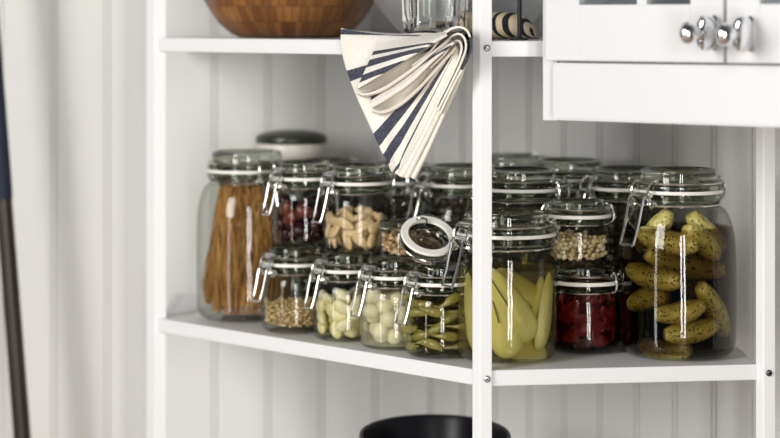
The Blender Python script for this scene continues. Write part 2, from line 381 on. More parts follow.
def knob(d, ub, vc):
    # round chrome knob: foot, drum, neck and ball end on one axis square to the door
    s, Y = sface(ub, DT); z = zrow(vc, Y)
    base = Vector((*cpt(s, -DT), z)); ax = Vector((-nC.x, -nC.y, 0)); right = Vector((eC.x, eC.y, 0)); up = Vector((0, 0, 1))
    def mk(prof, sx):
        mt = Matrix(((right.x * sx, up.x, ax.x, base.x), (right.y * sx, up.y, ax.y, base.y), (right.z * sx, up.z, ax.z, base.z), (0, 0, 0, 1)))
        return lathe(prof, 48, mtx=mt)
    k = obj('knob', mk([(0, 0), (.0175, 0), (.0178, .003), (.0150, .0048), (.0168, .007), (.0178, .012), (.0178, .022), (.0168, .027), (.0135, .0300), (.007, .031), (.0055, .042), (0, .042)], .36), M['chrome'], d)
    R = .0112; pr = [(0, .0415)] + [(R * math.sin(a), .0525 - R * math.cos(a)) for a in [PI * j / 14 for j in range(2, 14)]] + [(0, .0525 + R)]
    obj('knob_tip', mk(pr, .85), M['chrome'], k)
knob(d1, 715.5, 33); knob(d2, 751.5, 34)

# ------------------------------------------------------------------ clip-top jars
TALLY = {}
def body_profile(R, h, Rn, L):
    zs = h - L; rr = .24 * R; p = [(0, .004), (.45 * R, .003), (R - rr - .002, 0)]
    p += [(R - rr + rr * math.sin(a), rr - rr * math.cos(a)) for a in [PI / 2 * k / 7 for k in range(1, 8)]]
    sh = max(.014, (R - Rn) * (2.9 if R > .06 else 2.3))
    for k in range(1, 5): p.append((R * (1 + .010 * math.sin(PI * k / 5)), rr + (zs - sh - rr) * k / 5))
    p += [(Rn + (R - Rn) * math.cos(a), zs - sh + sh * math.sin(a)) for a in [PI / 2 * k / 8 for k in range(0, 9)]]
    return p
def rad_at(prof, z):
    for (r0, z0), (r1, z1) in zip(prof[2:-1], prof[3:]):
        if z0 <= z <= z1 and z1 > z0: return r0 + (r1 - r0) * (z - z0) / (z1 - z0)
    return prof[-1][0]
def lid_mesh(Rn, L, zr, h, mtx=None):
    t = h - zr
    Ro = Rn + .0035
    p = [(0, .50 * t), (.72 * Rn, .50 * t), (.80 * Rn, .36 * t), (.82 * Rn, .0), (Ro - .001, 0), (Ro, .003), (Ro, .26 * t), (Ro - .0015, .34 * t), (.96 * Rn, .40 * t), (.945 * Rn, .52 * t),
         (.95 * Rn, .80 * t), (.945 * Rn, .92 * t), (.91 * Rn, t), (.84 * Rn, t), (.80 * Rn, .90 * t), (.30 * Rn, .86 * t), (0, .86 * t)]
    q = [(r, zr + z) for r, z in p]
    return lathe(q, 56, mtx=mtx)
def arc_ring(R, z, r, mtx=None, n=56):
    P = [Vector((R * math.cos(2 * PI * k / n), R * math.sin(2 * PI * k / n), z)) for k in range(n)]
    if mtx: P = [mtx @ p for p in P]
    return tube(P, r, 8, closed=True)
def jar(name, label, u, Y, R, h, Rn, L, clamp=200, z=None, rubber='rubber', wire=.00105, seal=.0038, hinge=True, is_open=False, sc=1.0, base_x=None, group='clip-top preserving jars'):
    X = X_(u, Y) if base_x is None else base_x
    z = ZL if z is None else z
    j = thing('clip_top_jar', label, 'jar', (X, Y, z + .0004), group=group)
    prof = body_profile(R, h, Rn, L); zs = h - L; zr = h - .58 * L
    p = prof + [(Rn - .0005, zs + .08 * L), (Rn, zr - .30 * L), (Rn + .003, zr - .22 * L), (Rn + .0035, zr - .10 * L), (Rn + .002, zr - .004), (Rn - .002, zr - .003), (Rn - .004, zr - .006)]
    obj('glass_body', lathe(p, 64), M['glass'], j)
    # thick rolled mouth of the jar (solid glass)
    ri = Rn - .0005
    obj('mouth_ring', lathe([(ri - .003, zr - .34 * L), (ri + .0015, zr - .33 * L), (ri + .0045, zr - .22 * L), (ri + .0045, zr - .05 * L), (ri + .002, zr - .0035), (ri - .003, zr - .0035)], 56, axis_close=True), M['lid'], j)
    ca = math.radians(clamp); cr = Vector((math.cos(ca), math.sin(ca), 0)); ct = Vector((-math.sin(ca), math.cos(ca), 0))
    W = lambda r, t, zz: cr * r + ct * t + Vector((0, 0, zz))
    zn = zs + .05 * L; zl = zr + .26 * (h - zr)
    nw = arc_ring(Rn + .0022, zn, wire); obj('neck_wire', nw, M['steel'], j)
    if not is_open:
        obj('rubber_seal', lathe([(Rn - .004, zr - .0028), (Rn + .0052, zr - .0028), (Rn + .0058, zr - .0016), (Rn + .0052, zr - .0028 + seal), (Rn - .004, zr - .0028 + seal)], 56, axis_close=True), M[rubber], j)
        obj('lid', lid_mesh(Rn, L, zr, h), M['lid'], j)
        obj('lid_wire', arc_ring(Rn + .0040, zl + .003, wire), M['steel'], j)
        w = .0104 * sc
        bl = bmesh.new()
        P = [W(Rn + .003, -w, zn), W(Rn + .010 * sc, -w, zn + .25 * L), W(Rn + .0105 * sc, -w, zl - .002), W(Rn + .006 * sc, -w, zl + .006), W(Rn + .002, -w * .8, zl + .007)]
        P = P + [W(q.dot(cr), -q.dot(ct), q.z) for q in reversed(P)]
        tube(catmull(P, 5), wire * 1.15, 8, bm=bl)
        tube([W(Rn + .0095 * sc, -w * 1.25, zn + .30 * L), W(Rn + .0095 * sc, w * 1.25, zn + .30 * L)], wire * 2.0, 10, bm=bl)
        tube([W(Rn + .0030 * sc, -w * 1.25, zl + .006), W(Rn + .0030 * sc, w * 1.25, zl + .006)], wire * 1.9, 10, bm=bl)
        obj('clamp_bail', bl, M['steel'], j)
        lv = bmesh.new(); w2 = w * .86
        ln = .032 * sc
        P = [W(Rn + .003, -w2, zn - .001), W(Rn + .008 * sc, -w2, zn + .10 * L), W(Rn + .0135 * sc, -w2, zn + .26 * L), W(Rn + .0165 * sc, -w2, zn + .02 * L), W(Rn + .021 * sc, -w2 * .95, zn - ln * .55), W(Rn + .026 * sc, -w2 * .9, zn - ln), W(Rn + .0265 * sc, -w2 * .5, zn - ln - .001)]
        P = P + [W(q.dot(cr), -q.dot(ct), q.z) for q in reversed(P)]
        tube(catmull(P, 5), wire * 1.15, 8, bm=lv)
        for sgn in (-1, 1):
            c = W(Rn + .0085 * sc, sgn * w, zn + .05 * L)
            tube([c + cr * .0035 * math.cos(a) + Vector((0, 0, .0035 * math.sin(a))) + ct * sgn * .0003 * k for k, a in enumerate([PI * q / 6 for q in range(20)])], wire, 8, bm=lv)
        obj('clamp_lever', lv, M['steel'], j)
        if hinge:
            hb = bmesh.new(); W2 = lambda r, t, zz: -cr * r + ct * t + Vector((0, 0, zz))
            P = [W2(Rn + .002, -w, zn), W2(Rn + .009 * sc, -w, zn + .1 * L), W2(Rn + .0105 * sc, -w, zl - .004), W2(Rn + .006 * sc, -w, zl + .007), W2(Rn + .002, -w, zl + .003)]
            P = P + [W2(-q.dot(cr), -q.dot(ct), q.z) for q in reversed(P)]
            tube(catmull(P, 5), wire * 1.2, 8, bm=hb)
            tube([W2(Rn + .0100 * sc, -w * 1.2, zl - .003), W2(Rn + .0100 * sc, w * 1.2, zl - .003)], wire * 1.9, 10, bm=hb)
            obj('hinge', hb, M['steel'], j)
    return dict(o=j, prof=prof, X=X, Y=Y, Z=z + .0004, R=R, zs=zs, Rn=Rn, zr=zr, h=h, L=L)
def brine(J, level, m, label):
    pr = [(max(0, r - .0010), max(z, .0045)) for r, z in J['prof'] if z < level]
    pr = [(0, .0045)] + [q for q in pr if q[0] > 0.001] + [(rad_at(J['prof'], level) - .0010, level), (0, level)]
    o = obj('pickling_liquid', lathe(pr, 48), M[m], None, (J['X'], J['Y'], J['Z']))
    return tag(o, label, 'liquid', kind='stuff')
def pack(J, n, dm, z1, margin, z0=.006, tries=10, squash=1.0):
    pts = np.zeros((0, 3))
    for i in range(n):
        best = None
        for t in range(tries):
            a = RNG.uniform(0, 2 * PI); rmax = J['R'] * .97 - margin
            q = rmax * (1 - RNG.random() ** 2 * .95 if RNG.random() < .6 else math.sqrt(RNG.random()))
            x, y = q * math.cos(a), q * math.sin(a); zz = z0 + dm * .5 * squash
            if q > J['R'] * .74 - margin: zz += (q - (J['R'] * .74 - margin)) * .55
            if len(pts):
                d2 = (pts[:, 0] - x) ** 2 + (pts[:, 1] - y) ** 2; k = d2 < dm * dm
                if k.any(): zz = max(zz, (pts[k, 2] + np.sqrt(dm * dm - d2[k]) * squash).max())
            if best is None or zz < best[2]: best = (x, y, zz)
        if best[2] > z1: break
        pts = np.vstack([pts, best])
    return pts
def scatter(J, pts, meshes, name, label, cat, group, orient, kids=None):
    for i, p in enumerate(pts):
        src = meshes[i % len(meshes)]
        o = bpy.data.objects.new(name, src); COL.objects.link(o)
        o.location = (J['X'] + p[0], J['Y'] + p[1], J['Z'] + p[2])
        o.rotation_euler = orient(p); tag(o, label, cat, group)
        if kids: 
            c = bpy.data.objects.new(kids[0], kids[1]); COL.objects.link(c); c.parent = o
def mk_mesh(name, bm, m):
    me = bpy.data.meshes.new(name); bmesh.ops.recalc_face_normals(bm, faces=bm.faces)
    for f in bm.faces: f.smooth = True
    bm.to_mesh(me); bm.free(); me.materials.append(m); return me
def rand_rot(p): return tuple(RNG.uniform(0, 2 * PI, 3))
def lie_tangent(p):
    a = math.atan2(p[1], p[0]) + PI / 2
    return (RNG.uniform(-.5, .5) + PI / 2, RNG.uniform(-1.3, 1.3), a)
def grains(J, pts, sizes, m, name, label, cat):
    bm = bmesh.new()
    for p in pts:
        a, b, c = sizes; k = RNG.uniform(.8, 1.15)
        mt = Matrix.Translation(Vector(p)) @ Matrix.Rotation(RNG.uniform(0, 6.28), 4, 'Z') @ Matrix.Rotation(RNG.uniform(0, 6.28), 4, 'X') @ Matrix.Diagonal((a * k, b * k, c * k, 1))
        bmesh.ops.create_icosphere(bm, subdivisions=1, radius=1, matrix=mt)
    o = obj(name, bm, M[m], None, (J['X'], J['Y'], J['Z'])); return tag(o, label, cat, kind='stuff')

# --- spaghetti jar
J = jar('j', 'tall clip-top jar of brown spaghetti at the far left end of the shelf', 247, 2.835, .0645, .214, .047, .041, clamp=300, z=None)
bm = bmesh.new()
for i in range(430):
    a = RNG.uniform(0, 2 * PI); q0 = .060 * math.sqrt(RNG.uniform(.3, 1)); q1 = .043 * math.sqrt(RNG.random()); b = a + RNG.uniform(-1.3, 1.3)
    hgt = RNG.uniform(.150, .178); sw = RNG.uniform(-.010, .010); lean = RNG.uniform(.2, .9)
    x0, y0, x1, y1 = q0 * math.cos(a), q0 * math.sin(a), q1 * math.cos(b) + .006, q1 * math.sin(b)
    P = []
    for k in range(8):
        t = k / 7; w = math.sin(PI * t) * sw
        rx = x0 + (x1 - x0) * t ** 1.4 + w; ry = y0 + (y1 - y0) * t ** 1.4 - w
        rr = math.hypot(rx, ry); lim = (.060 if t < .55 else .060 - (t - .55) / .45 * .017) if t > .1 else .054
        if rr > lim: rx *= lim / rr; ry *= lim / rr
        P.append((rx, ry, .008 + (.012 if math.hypot(x0, y0) > .044 else 0) * (1 - t) + hgt * t))
    tube(P, .00095, 5, bm=bm)
tag(obj('spaghetti', bm, M['pasta'], None, (J['X'], J['Y'], J['Z'])), 'brown wholewheat spaghetti standing loose in the tall left jar', 'pasta', kind='stuff')

# --- front row on the shelf, from the left post to the near corner
hF = .1035
Joat = jar('j', 'small clip-top jar of brown crumbs, next to the spaghetti jar on the shelf', 294.5, 2.712, .0400, hF, .0335, .033, clamp=219, sc=.95)
pts = pack(Joat, 1500, .0048, .038, .004, tries=4)
grains(Joat, pts, (.0030, .0022, .0018), 'oat', 'oat_crumbs', 'pale brown oat crumbs filling the lower half of a small jar', 'crumbs')
Jbean = jar('j', 'small clip-top jar of pale butter beans, second from left in the front row', 346.5, 2.645, .0400, hF, .0335, .033, clamp=219, sc=.95)
bmz = [mk_mesh('butter_bean', ellipsoid(.0115, .0080, .0052, 3, bend=.10, lump=.08, seed=s), M['bean']) for s in range(3)]
pts = pack(Jbean, 110, .0148, .054, .0070, z0=.006, squash=.85)
scatter(Jbean, pts, bmz, 'butter_bean', 'pale butter bean inside the small jar left of the onion jar', 'bean', 'butter beans in the small jar', lie_tangent)
brine(Jbean, .050, 'liq_bean', 'thin yellow oil around the butter beans')
Joni = jar('j', 'small clip-top jar of white pearl onions between the bean and chilli jars', 394, 2.580, .0400, hF, .0335, .033, clamp=219, sc=.95)
omz = [mk_mesh('pearl_onion', ellipsoid(.0098, .0092, .0092, 3, taper=.10, lump=.07, seed=s + 4), M['onion']) for s in range(3)]
pts = pack(Joni, 90, .0180, .066, .0098, squash=.95)
scatter(Joni, pts, omz, 'pearl_onion', 'round white pearl onion inside the jar behind the chilli jar', 'onion', 'pearl onions in the small jar', rand_rot)
brine(Joni, .066, 'liq_onion', 'cloudy pale brine around the pearl onions')
Jpep = jar('j', 'small clip-top jar of green chillies, left neighbour of the big pear jar', 440, 2.516, .0400, hF, .0335, .033, clamp=219, sc=.95)
def chilli(seed):
    r = random.Random(seed); P = []; n = 12; L_ = .050; k = r.uniform(.008, .016)
    for i in range(n): t = i / (n - 1); P.append((L_ * (t - .5), k * math.sin(PI * t), .002 * math.sin(5 * t + seed)))
    rad = [.0052 * (.55 + .6 * math.sin(PI * min(1, t * 1.5 + .15))) * (1 - .75 * max(0, t - .45) / .55) for t in [i / (n - 1) for i in range(n)]]
    return tube(catmull(P, 2), .005, 12, radii=[rad[min(n - 1, i // 2)] if i % 2 == 0 else .5 * (rad[i // 2] + rad[min(n - 1, i // 2 + 1)]) for i in range(2 * n - 1)])
pmz = [mk_mesh('green_chilli', chilli(s), M['pepper']) for s in range(4)]
stem = mk_mesh('stem', tube(catmull([(-.0245, .0005, 0), (-.030, -.001, .001), (-.036, -.004, .002)], 3), .0011, 6), M['chillistem'])
i = 0
for lay in range(6):
    for k in range(6):
        a = k * PI / 3 + lay * .55; q = .0265
        o = bpy.data.objects.new('green_chilli', pmz[i % 4]); COL.objects.link(o); i += 1
        z = .0145 + lay * .0098
        o.location = (Jpep['X'] + q * math.cos(a), Jpep['Y'] + q * math.sin(a), Jpep['Z'] + z)
        o.rotation_euler = (RNG.uniform(-.4, .4), RNG.uniform(-.45, .45), a - PI / 2 + RNG.uniform(-.12, .12))
        o.scale = (.78, .95, .95)
        tag(o, 'dark green pickled chilli curled inside the jar left of the pear jar', 'chilli', 'green chillies in the small jar')
        c = bpy.data.objects.new('stem', stem); COL.objects.link(c); c.parent = o
brine(Jpep, .068, 'liq_pep', 'olive green brine around the pickled chillies')

# --- second tier standing on the lids of the front row
zT = ZL + hF + .0006
Jch = jar('j', 'clip-top jar of dark cherries stacked on the crumb jar beside the spaghetti', 304, 2.722, .0400, hF, .0335, .033, clamp=219, z=zT, sc=.95)
cmz = [mk_mesh('dark_cherry', ellipsoid(.0092, .0090, .0086, 3, lump=.12, seed=s + 9), M['cherry']) for s in range(3)] + [mk_mesh('dried_red_fruit', ellipsoid(.011, .008, .006, 3, bend=.1, lump=.15, seed=3), M['apricot'])]
pts = pack(Jch, 70, .0172, .058, .0094, squash=.92)
scatter(Jch, pts, cmz[:3], 'dark_cherry', 'dark red glossy cherry inside the upper jar beside the spaghetti', 'cherry', 'dark cherries in the upper jar', rand_rot)
for ph, zz in ((240, .036), (272, .044), (226, .047)):
    o = bpy.data.objects.new('dried_red_fruit', cmz[3]); COL.objects.link(o); a = math.radians(ph)
    o.location = (Jch['X'] + .0315 * math.cos(a), Jch['Y'] + .0315 * math.sin(a), Jch['Z'] + zz); o.rotation_euler = (PI / 2, RNG.uniform(-1, 1), a + PI / 2)
    tag(o, 'orange-red dried fruit pressed against the glass of the cherry jar', 'dried fruit', 'dried red fruit in the cherry jar')
Jal = jar('j', 'clip-top jar of pale almonds on the second tier, left of the open jar', 358, 2.664, .0435, hF, .0368, .035, clamp=219, z=zT, sc=1.0)
def almond(s):
    bm = ellipsoid(.0125, .0066, .0042, 3, taper=-.22, lump=.03, seed=s); return bm
amz = [mk_mesh('almond', almond(s), M['almond']) for s in range(3)]
pts = pack(Jal, 130, .0142, .045, .0066, squash=.85)
scatter(Jal, pts, amz, 'almond', 'pale brown almond inside the jar left of the small open jar', 'almond', 'almonds in the jar', lie_tangent)
Jop = jar('j', 'squat glass jar of seeds with its lid hanging open, above the onion jar', 411, 2.553, .0370, .0590, .0330, .022, clamp=320, z=zT, is_open=True)
pts = pack(Jop, 420, .0066, .032, .0045, tries=5)
grains(Jop, pts, (.0045, .0030, .0026), 'seed', 'seed_mix', 'brown seed mix filling the squat open jar', 'seeds')
# the lid of the open jar, hinged down in front
mt = Matrix.Translation(at(427.5, 240, 2.502) - Vector((Jop['X'], Jop['Y'], Jop['Z']))) @ Matrix.Rotation(math.radians(14), 4, 'Y') @ Matrix.Rotation(math.radians(36), 4, 'X') @ Matrix.Rotation(math.radians(0), 4, 'Z')
lo_ = bmesh.new(); lathe([(0, -.006), (.020, -.006), (.0235, -.002), (.0245, .004), (.0300, .004), (.0312, .002), (.0312, -.003), (.028, -.006), (.026, -.012), (.022, -.0145), (0, -.0145)], 56, lo_, mtx=mt)
lid_o = obj('lid', lo_, M['lid'], Jop['o'])
obj('rubber_seal', lathe([(.0240, .0042), (.0316, .0042), (.0324, .0058), (.0316, .0080), (.0240, .0080)], 56, axis_close=True, mtx=mt), M['rubber'], lid_o)
hb = bmesh.new(); Rn = .033
P = [Vector((.004, -.0352, .044)), Vector((.006, -.040, .050)), Vector((.012, -.042, .0525)), Vector((.018, -.040, .050)), Vector((.016, -.034, .044))]
tube(catmull(P, 5), .0012, 8, bm=hb); tube(catmull([mt @ Vector((-.012, .031, -.001)), mt @ Vector((-.010, .036, .004)), mt @ Vector((.010, .036, .004)), mt @ Vector((.012, .031, -.001))], 5), .0012, 8, bm=hb)
obj('hinge', hb, M['steel'], Jop['o'])
lb = bmesh.new(); P = [mt @ Vector(q) for q in ((-.010, -.031, -.002), (-.010, -.038, .001), (-.008, -.041, .002), (.008, -.041, .002), (.010, -.038, .001), (.010, -.031, -.002))]
tube(catmull(P, 4), .0012, 8, bm=lb); tube([mt @ Vector((.031 * math.cos(a), .031 * math.sin(a), -.004)) for a in [2 * PI * k / 48 for k in range(48)]], .0011, 8, closed=True, bm=lb)
obj('clamp_bail', lb, M['steel'], lid_o)

# --- pear jar at the near corner
Jp = jar('j', 'large clip-top jar of pale pears in syrup, standing behind the near post', 506.5, 2.494, .0572, .1660, .0510, .042, clamp=214, sc=1.2, wire=.0013)
def pear_half(L_, r0, r1, seed):
    bm = bmesh.new(); bmesh.ops.create_icosphere(bm, subdivisions=4, radius=1)
    for v in bm.verts:
        x, y, z = v.co; t = (x + 1) / 2
        rad = (r0 + (r1 - r0) * (t ** 1.2)) * (1.0 if abs(x) < .01 else 1); e_ = (max(0, 1 - x * x)) ** .5; g_ = (max(0, 1 - abs(x) ** 3.2)) ** .5 / max(.05, e_); y *= min(g_, 1.6); z *= min(g_, 1.6); k = 1 + .06 * noise.noise(Vector((x * 2 + seed, y * 2, z * 2)))
        v.co = Vector((x * L_ / 2, y * rad * k, z * (rad * .58 if z > 0 else rad * .28) * k))
    return bm
def in_jar(J, u, v, depth):
    # point at column u, row v lying `depth` behind the glass of jar J
    r = J['R'] - depth; tx = (u - PX) / F
    a = 1 + tx * tx; b = -2 * (J['Y'] + tx * J['X']); c = J['X'] ** 2 + J['Y'] ** 2 - r * r
    D = b * b - 4 * a * c; Y = (-b - math.sqrt(max(0, D))) / (2 * a); return at(u, v, Y)
def place_in(J, me, name, p0, p1, depth, sc=1, roll=0, Lm=None, push=0):
    a = in_jar(J, *p0, depth); b = in_jar(J, *p1, depth); x = (b - a); L_ = x.length; x.normalize(); c = (a + b) / 2
    out = Vector((c.x - J['X'], c.y - J['Y'], 0)).normalized(); c = c + out * push; zc = (out - x * out.dot(x)).normalized(); y = zc.cross(x)
    mt = Matrix((x, y, zc)).transposed().to_4x4(); 
    o = bpy.data.objects.new(name, me); COL.objects.link(o)
    o.matrix_world = Matrix.Translation(c) @ mt @ Matrix.Rotation(roll, 4, 'X') @ Matrix.Diagonal((L_ / (Lm or L_), sc, sc, 1)); return o
pear_m = [mk_mesh('pear_half', pear_half(.08, .0150, .0250, s), M['pear']) for s in range(3)]
pstem = mk_mesh('stem_line', tube([(-.041, 0, .004), (-.020, .0008, .0118), (0, .0012, .0150)], .0009, 6), M['pearskin'])
PEARS = [((484, 268), (530, 341), .019, 1.0, 'pale pear half slanting across the middle of the pear jar'),
         ((549, 272), (537, 351), .019, .86, 'pale pear half standing at the right side of the pear jar'),
         ((490, 285), (512, 358), .026, .95, 'pale pear half low in the centre of the pear jar'),
         ((468, 272), (478, 352), .019, .80, 'pale pear half behind the left glass of the pear jar'),
         ((496, 270), (544, 305), .044, .9, 'pale pear half lying behind the slanting one in the jar'),
         ((541, 276), (522, 352), .055, 1.0, 'pale pear half deep at the back right of the pear jar'),
         ((477, 285), (498, 350), .060, 1.0, 'pale pear half deep at the back left of the pear jar'),
         ((505, 349), (546, 356), .026, .6, 'small pear piece lying on the bottom of the pear jar')]
for k, (p0, p1, d, sc, lab) in enumerate(PEARS):
    o = place_in(Jp, pear_m[k % 3], 'pear_half', p0, p1, d, sc, Lm=.08); tag(o, lab, 'pear', 'pear halves in the pear jar')
    if k in (0, 1, 2):
        c = bpy.data.objects.new('stem_line', pstem); COL.objects.link(c); c.parent = o
brine(Jp, .103, 'liq_pear', 'clear yellow syrup around the pear halves')

# --- red pepper jar with the grain jar on top
Jr = jar('j', 'small clip-top jar of red peppers standing under the grain jar', 586, 2.552, .0405, .0985, .0345, .031, clamp=150, sc=.8, seal=.0042)
def strip(seed):
    bm = ellipsoid(.0135, .0080, .0032, 3, bend=.35, lump=.35, seed=seed * 3.1); return bm
rmz = [mk_mesh('red_pepper_piece', strip(s), M['redpepper']) for s in range(4)]
pts = pack(Jr, 90, .0138, .060, .0072, squash=.85)
scatter(Jr, pts, rmz, 'red_pepper_piece', 'dark red pepper piece inside the jar under the grain jar', 'pepper piece', 'red pepper pieces in the jar', lie_tangent)
brine(Jr, .058, 'liq_red', 'dark red brine around the pepper pieces')
zR = ZL + .0985 + .0006
Jg = jar('j', 'squat clip-top jar of golden grains stacked on the red pepper jar', 577.5, 2.552, .0375, .0745, .0335, .028, clamp=192, z=zR, sc=.75)
pts = pack(Jg, 520, .0064, .036, .0042, tries=5)
grains(Jg, pts, (.0036, .0033, .0030), 'grain', 'golden_grain', 'golden and brown grains filling the squat jar on the red peppers', 'grain')

# --- gherkin jar at the right end
Jk = jar('j', 'tall clip-top jar of gherkins at the right end of the shelf', 678.5, 2.522, .0655, .2125, .0455, .042, clamp=216, sc=1.3, wire=.0013)
def gherkin(L_, r, bend, seed):
    n = 16; P = []; rad = []
    for i in range(n):
        t = i / (n - 1); P.append((L_ * (t - .5), bend * (math.sin(PI * t) - .6), 0)); rad.append(r * max(.12, math.sin(PI * (.06 + .88 * t)) ** .45) * (1 + .05 * math.sin(9 * t + seed)))
    return tube(P, r, 20, radii=rad)
gmz = [mk_mesh('gherkin', gherkin(.062, .0125, .004 * (1 if s % 2 else -1), s), M['gherkin']) for s in range(3)]
GH = [((640, 234), (699, 247), .015, 1.00, 'yellow-green gherkin near the top of the tall jar, left of centre'),
      ((684, 228), (716, 256), .019, .95, 'yellow-green gherkin tilted down to the right at the jar top'),
      ((645, 254), (722, 272), .0145, 1.12, 'longest pale gherkin lying across the middle of the tall jar'),
      ((631, 270), (683, 283), .016, .98, 'gherkin lying on the left below the longest one'),
      ((698, 284), (722, 333), .015, .92, 'gherkin standing slanted at the right side of the tall jar'),
      ((655, 316), (705, 306), .016, .90, 'gherkin lying low in the centre of the tall jar'),
      ((664, 336), (716, 325), .015, .92, 'lowest gherkin in front, near the bottom of the tall jar'),
      ((630, 303), (668, 296), .028, .95, 'shaded gherkin deeper in the brine on the left'),
      ((690, 215), (722, 250), .035, .95, 'shaded gherkin sticking up at the back right'),
      ((640, 345), (690, 352), .022, .85, 'shaded gherkin on the bottom of the tall jar'),
      ((690, 300), (700, 262), .040, .9, 'shaded gherkin upright deep in the tall jar'),
      ((640, 250), (670, 212), .045, .9, 'shaded gherkin leaning at the back left of the tall jar')]
for k, (p0, p1, d, sc, lab) in enumerate(GH):
    o = place_in(Jk, gmz[k % 3], 'gherkin', p0, p1, d + .0015, sc * 1.16, Lm=.062, push=.0035 if d < .02 else 0); tag(o, lab, 'gherkin', 'gherkins in the tall jar')
brine(Jk, .147, 'liq_pick', 'dark brine in the tall gherkin jar')

# --- tall jars of the back row
def shell_beans(R, z1):
    bm = bmesh.new(); g = .0115; z = .018
    def add(p, ax):
        mt = Matrix.Translation(Vector(p)) @ Matrix.Rotation(ax, 4, 'Z') @ Matrix.Rotation(RNG.uniform(0, 6.28), 4, 'X') @ Matrix.Rotation(RNG.uniform(-.8, .8), 4, 'Y') @ Matrix.Diagonal((.0082, .0055, .0058, 1))
        bmesh.ops.create_icosphere(bm, subdivisions=1, radius=1, matrix=mt)
    while z < z1:
        n = int(2 * PI * R / .0125); o = RNG.random() * 6
        rr = R if z > .025 else R - .006
        for k in range(n):
            a = 2 * PI * k / n + o; add((rr * math.cos(a), rr * math.sin(a), z + RNG.uniform(-.002, .002)), a + PI / 2)
        z += .0092
    for q in (R * .8, R * .55, R * .3, .002):
        n = max(1, int(2 * PI * q / .0125))
        for k in range(n): a = 2 * PI * k / n; add((q * math.cos(a), q * math.sin(a), z1 + RNG.uniform(-.004, .004)), a)
    tube([(0, 0, .02), (0, 0, z1 - .004)], R - .006, 24, bm=bm)
    return bm
BK = [(521, 2.634, .0600, .2050, .0440, 150, .157, 'tall dark clip-top jar directly behind the pear jar', 'black beans in the tall jar directly behind the pear jar'),
      (628, 2.664, .0600, .2040, .0440, 200, .157, 'tall dark clip-top jar behind the gherkin jar, on its left', 'black beans in the tall jar behind the gherkin jar'),
      (462, 2.760, .0580, .2010, .0440, 205, .157, 'tall dark clip-top jar behind the towel tip and near post', 'black beans in the tall jar behind the near post'),
      (511, 2.900, .0480, .2050, .0400, 215, .157, 'tall jar in the last row, close to the room corner', 'black beans in the tall jar by the room corner'),
      (569, 2.762, .0480, .2080, .0420, 205, .157, 'tall jar in the last row, behind the grain jar', 'black beans in the tall jar behind the grain jar'),
      (329, 2.905, .0460, .1990, .0400, 290, .157, 'tall jar behind the cherry and almond jars', 'black beans in the tall jar behind the almond jar'),
      (402, 2.872, .0460, .1960, .0420, 290, .157, 'tall jar behind the small open jar, under the towel tip', 'black beans in the tall jar behind the open jar')]
for u, Y, R, h, Rn, cl, lev, lab, lab2 in BK:
    Jb = jar('j', lab, u, Y, R, h, Rn, .040, clamp=cl, sc=1.2, wire=.0013)
    o = obj('black_beans', shell_beans(R - .010, lev), M['blackbean'], None, (Jb['X'], Jb['Y'], Jb['Z'])); tag(o, lab2, 'beans', kind='stuff')
# --- canister with dark domed lid, last row left
G = thing('storage_canister', 'round cream canister with a dark domed lid, rising behind the spaghetti jar', 'canister', (X_(291.5, 3.0), 3.0, ZL + .0004))
obj('body', lathe([(0, 0), (.044, 0), (.0475, .004), (.048, .012), (.048, .150), (.045, .170), (.0415, .185), (.0415, .195), (.0475, .197), (.049, .202), (.049, .212), (.0475, .2150), (0, .2150)], 56), M['cream'], G)
obj('lid', lathe([(.0, .2150), (.0478, .2150), (.0488, .2165), (.0488, .222), (.046, .2265), (.036, .2300), (.018, .2325), (0, .2330)], 56), M['dark_lid'], G)

# ------------------------------------------------------------------ things on the upper shelf
zu = ZU + .0004
Yb = 2.865; bw = thing('wooden_bowl', 'brown bamboo block bowl on the upper shelf, left of the towel', 'bowl', (X_(290, Yb), Yb, zu))
ks = Yb / F
prof = [(0, 0), (50 * ks, 0), (58 * ks, 3 * ks), (70 * ks, 13 * ks), (79 * ks, 25 * ks), (87.5 * ks, 40 * ks), (93 * ks, 55 * ks), (97 * ks, 75 * ks), (94 * ks, 75 * ks), (89 * ks, 55 * ks), (80 * ks, 36 * ks), (60 * ks, 14 * ks), (40 * ks, 6 * ks), (0, 5 * ks)]
obj('bowl_body', lathe(prof, 72), M['bamboo'], bw)
Yb = 2.73; ks = Yb / F
sb = thing('steel_bowl', 'brushed steel mixing bowl on the upper shelf behind the glass tumbler', 'bowl', (X_(462, Yb), Yb, zu))
prof = [(0, 0), (52 * ks, 0), (56 * ks, 2 * ks), (66 * ks, 10 * ks), (78 * ks, 24 * ks), (90 * ks, 40 * ks), (98 * ks, 60 * ks), (103 * ks, 80 * ks), (107 * ks, 81 * ks), (107 * ks, 83 * ks), (101.5 * ks, 82 * ks), (96 * ks, 60 * ks), (88 * ks, 41 * ks), (76 * ks, 25 * ks), (64 * ks, 11.5 * ks), (52 * ks, 3 * ks), (0, 2 * ks)]
obj('bowl_body', lathe(prof, 72), M['brushed'], sb)

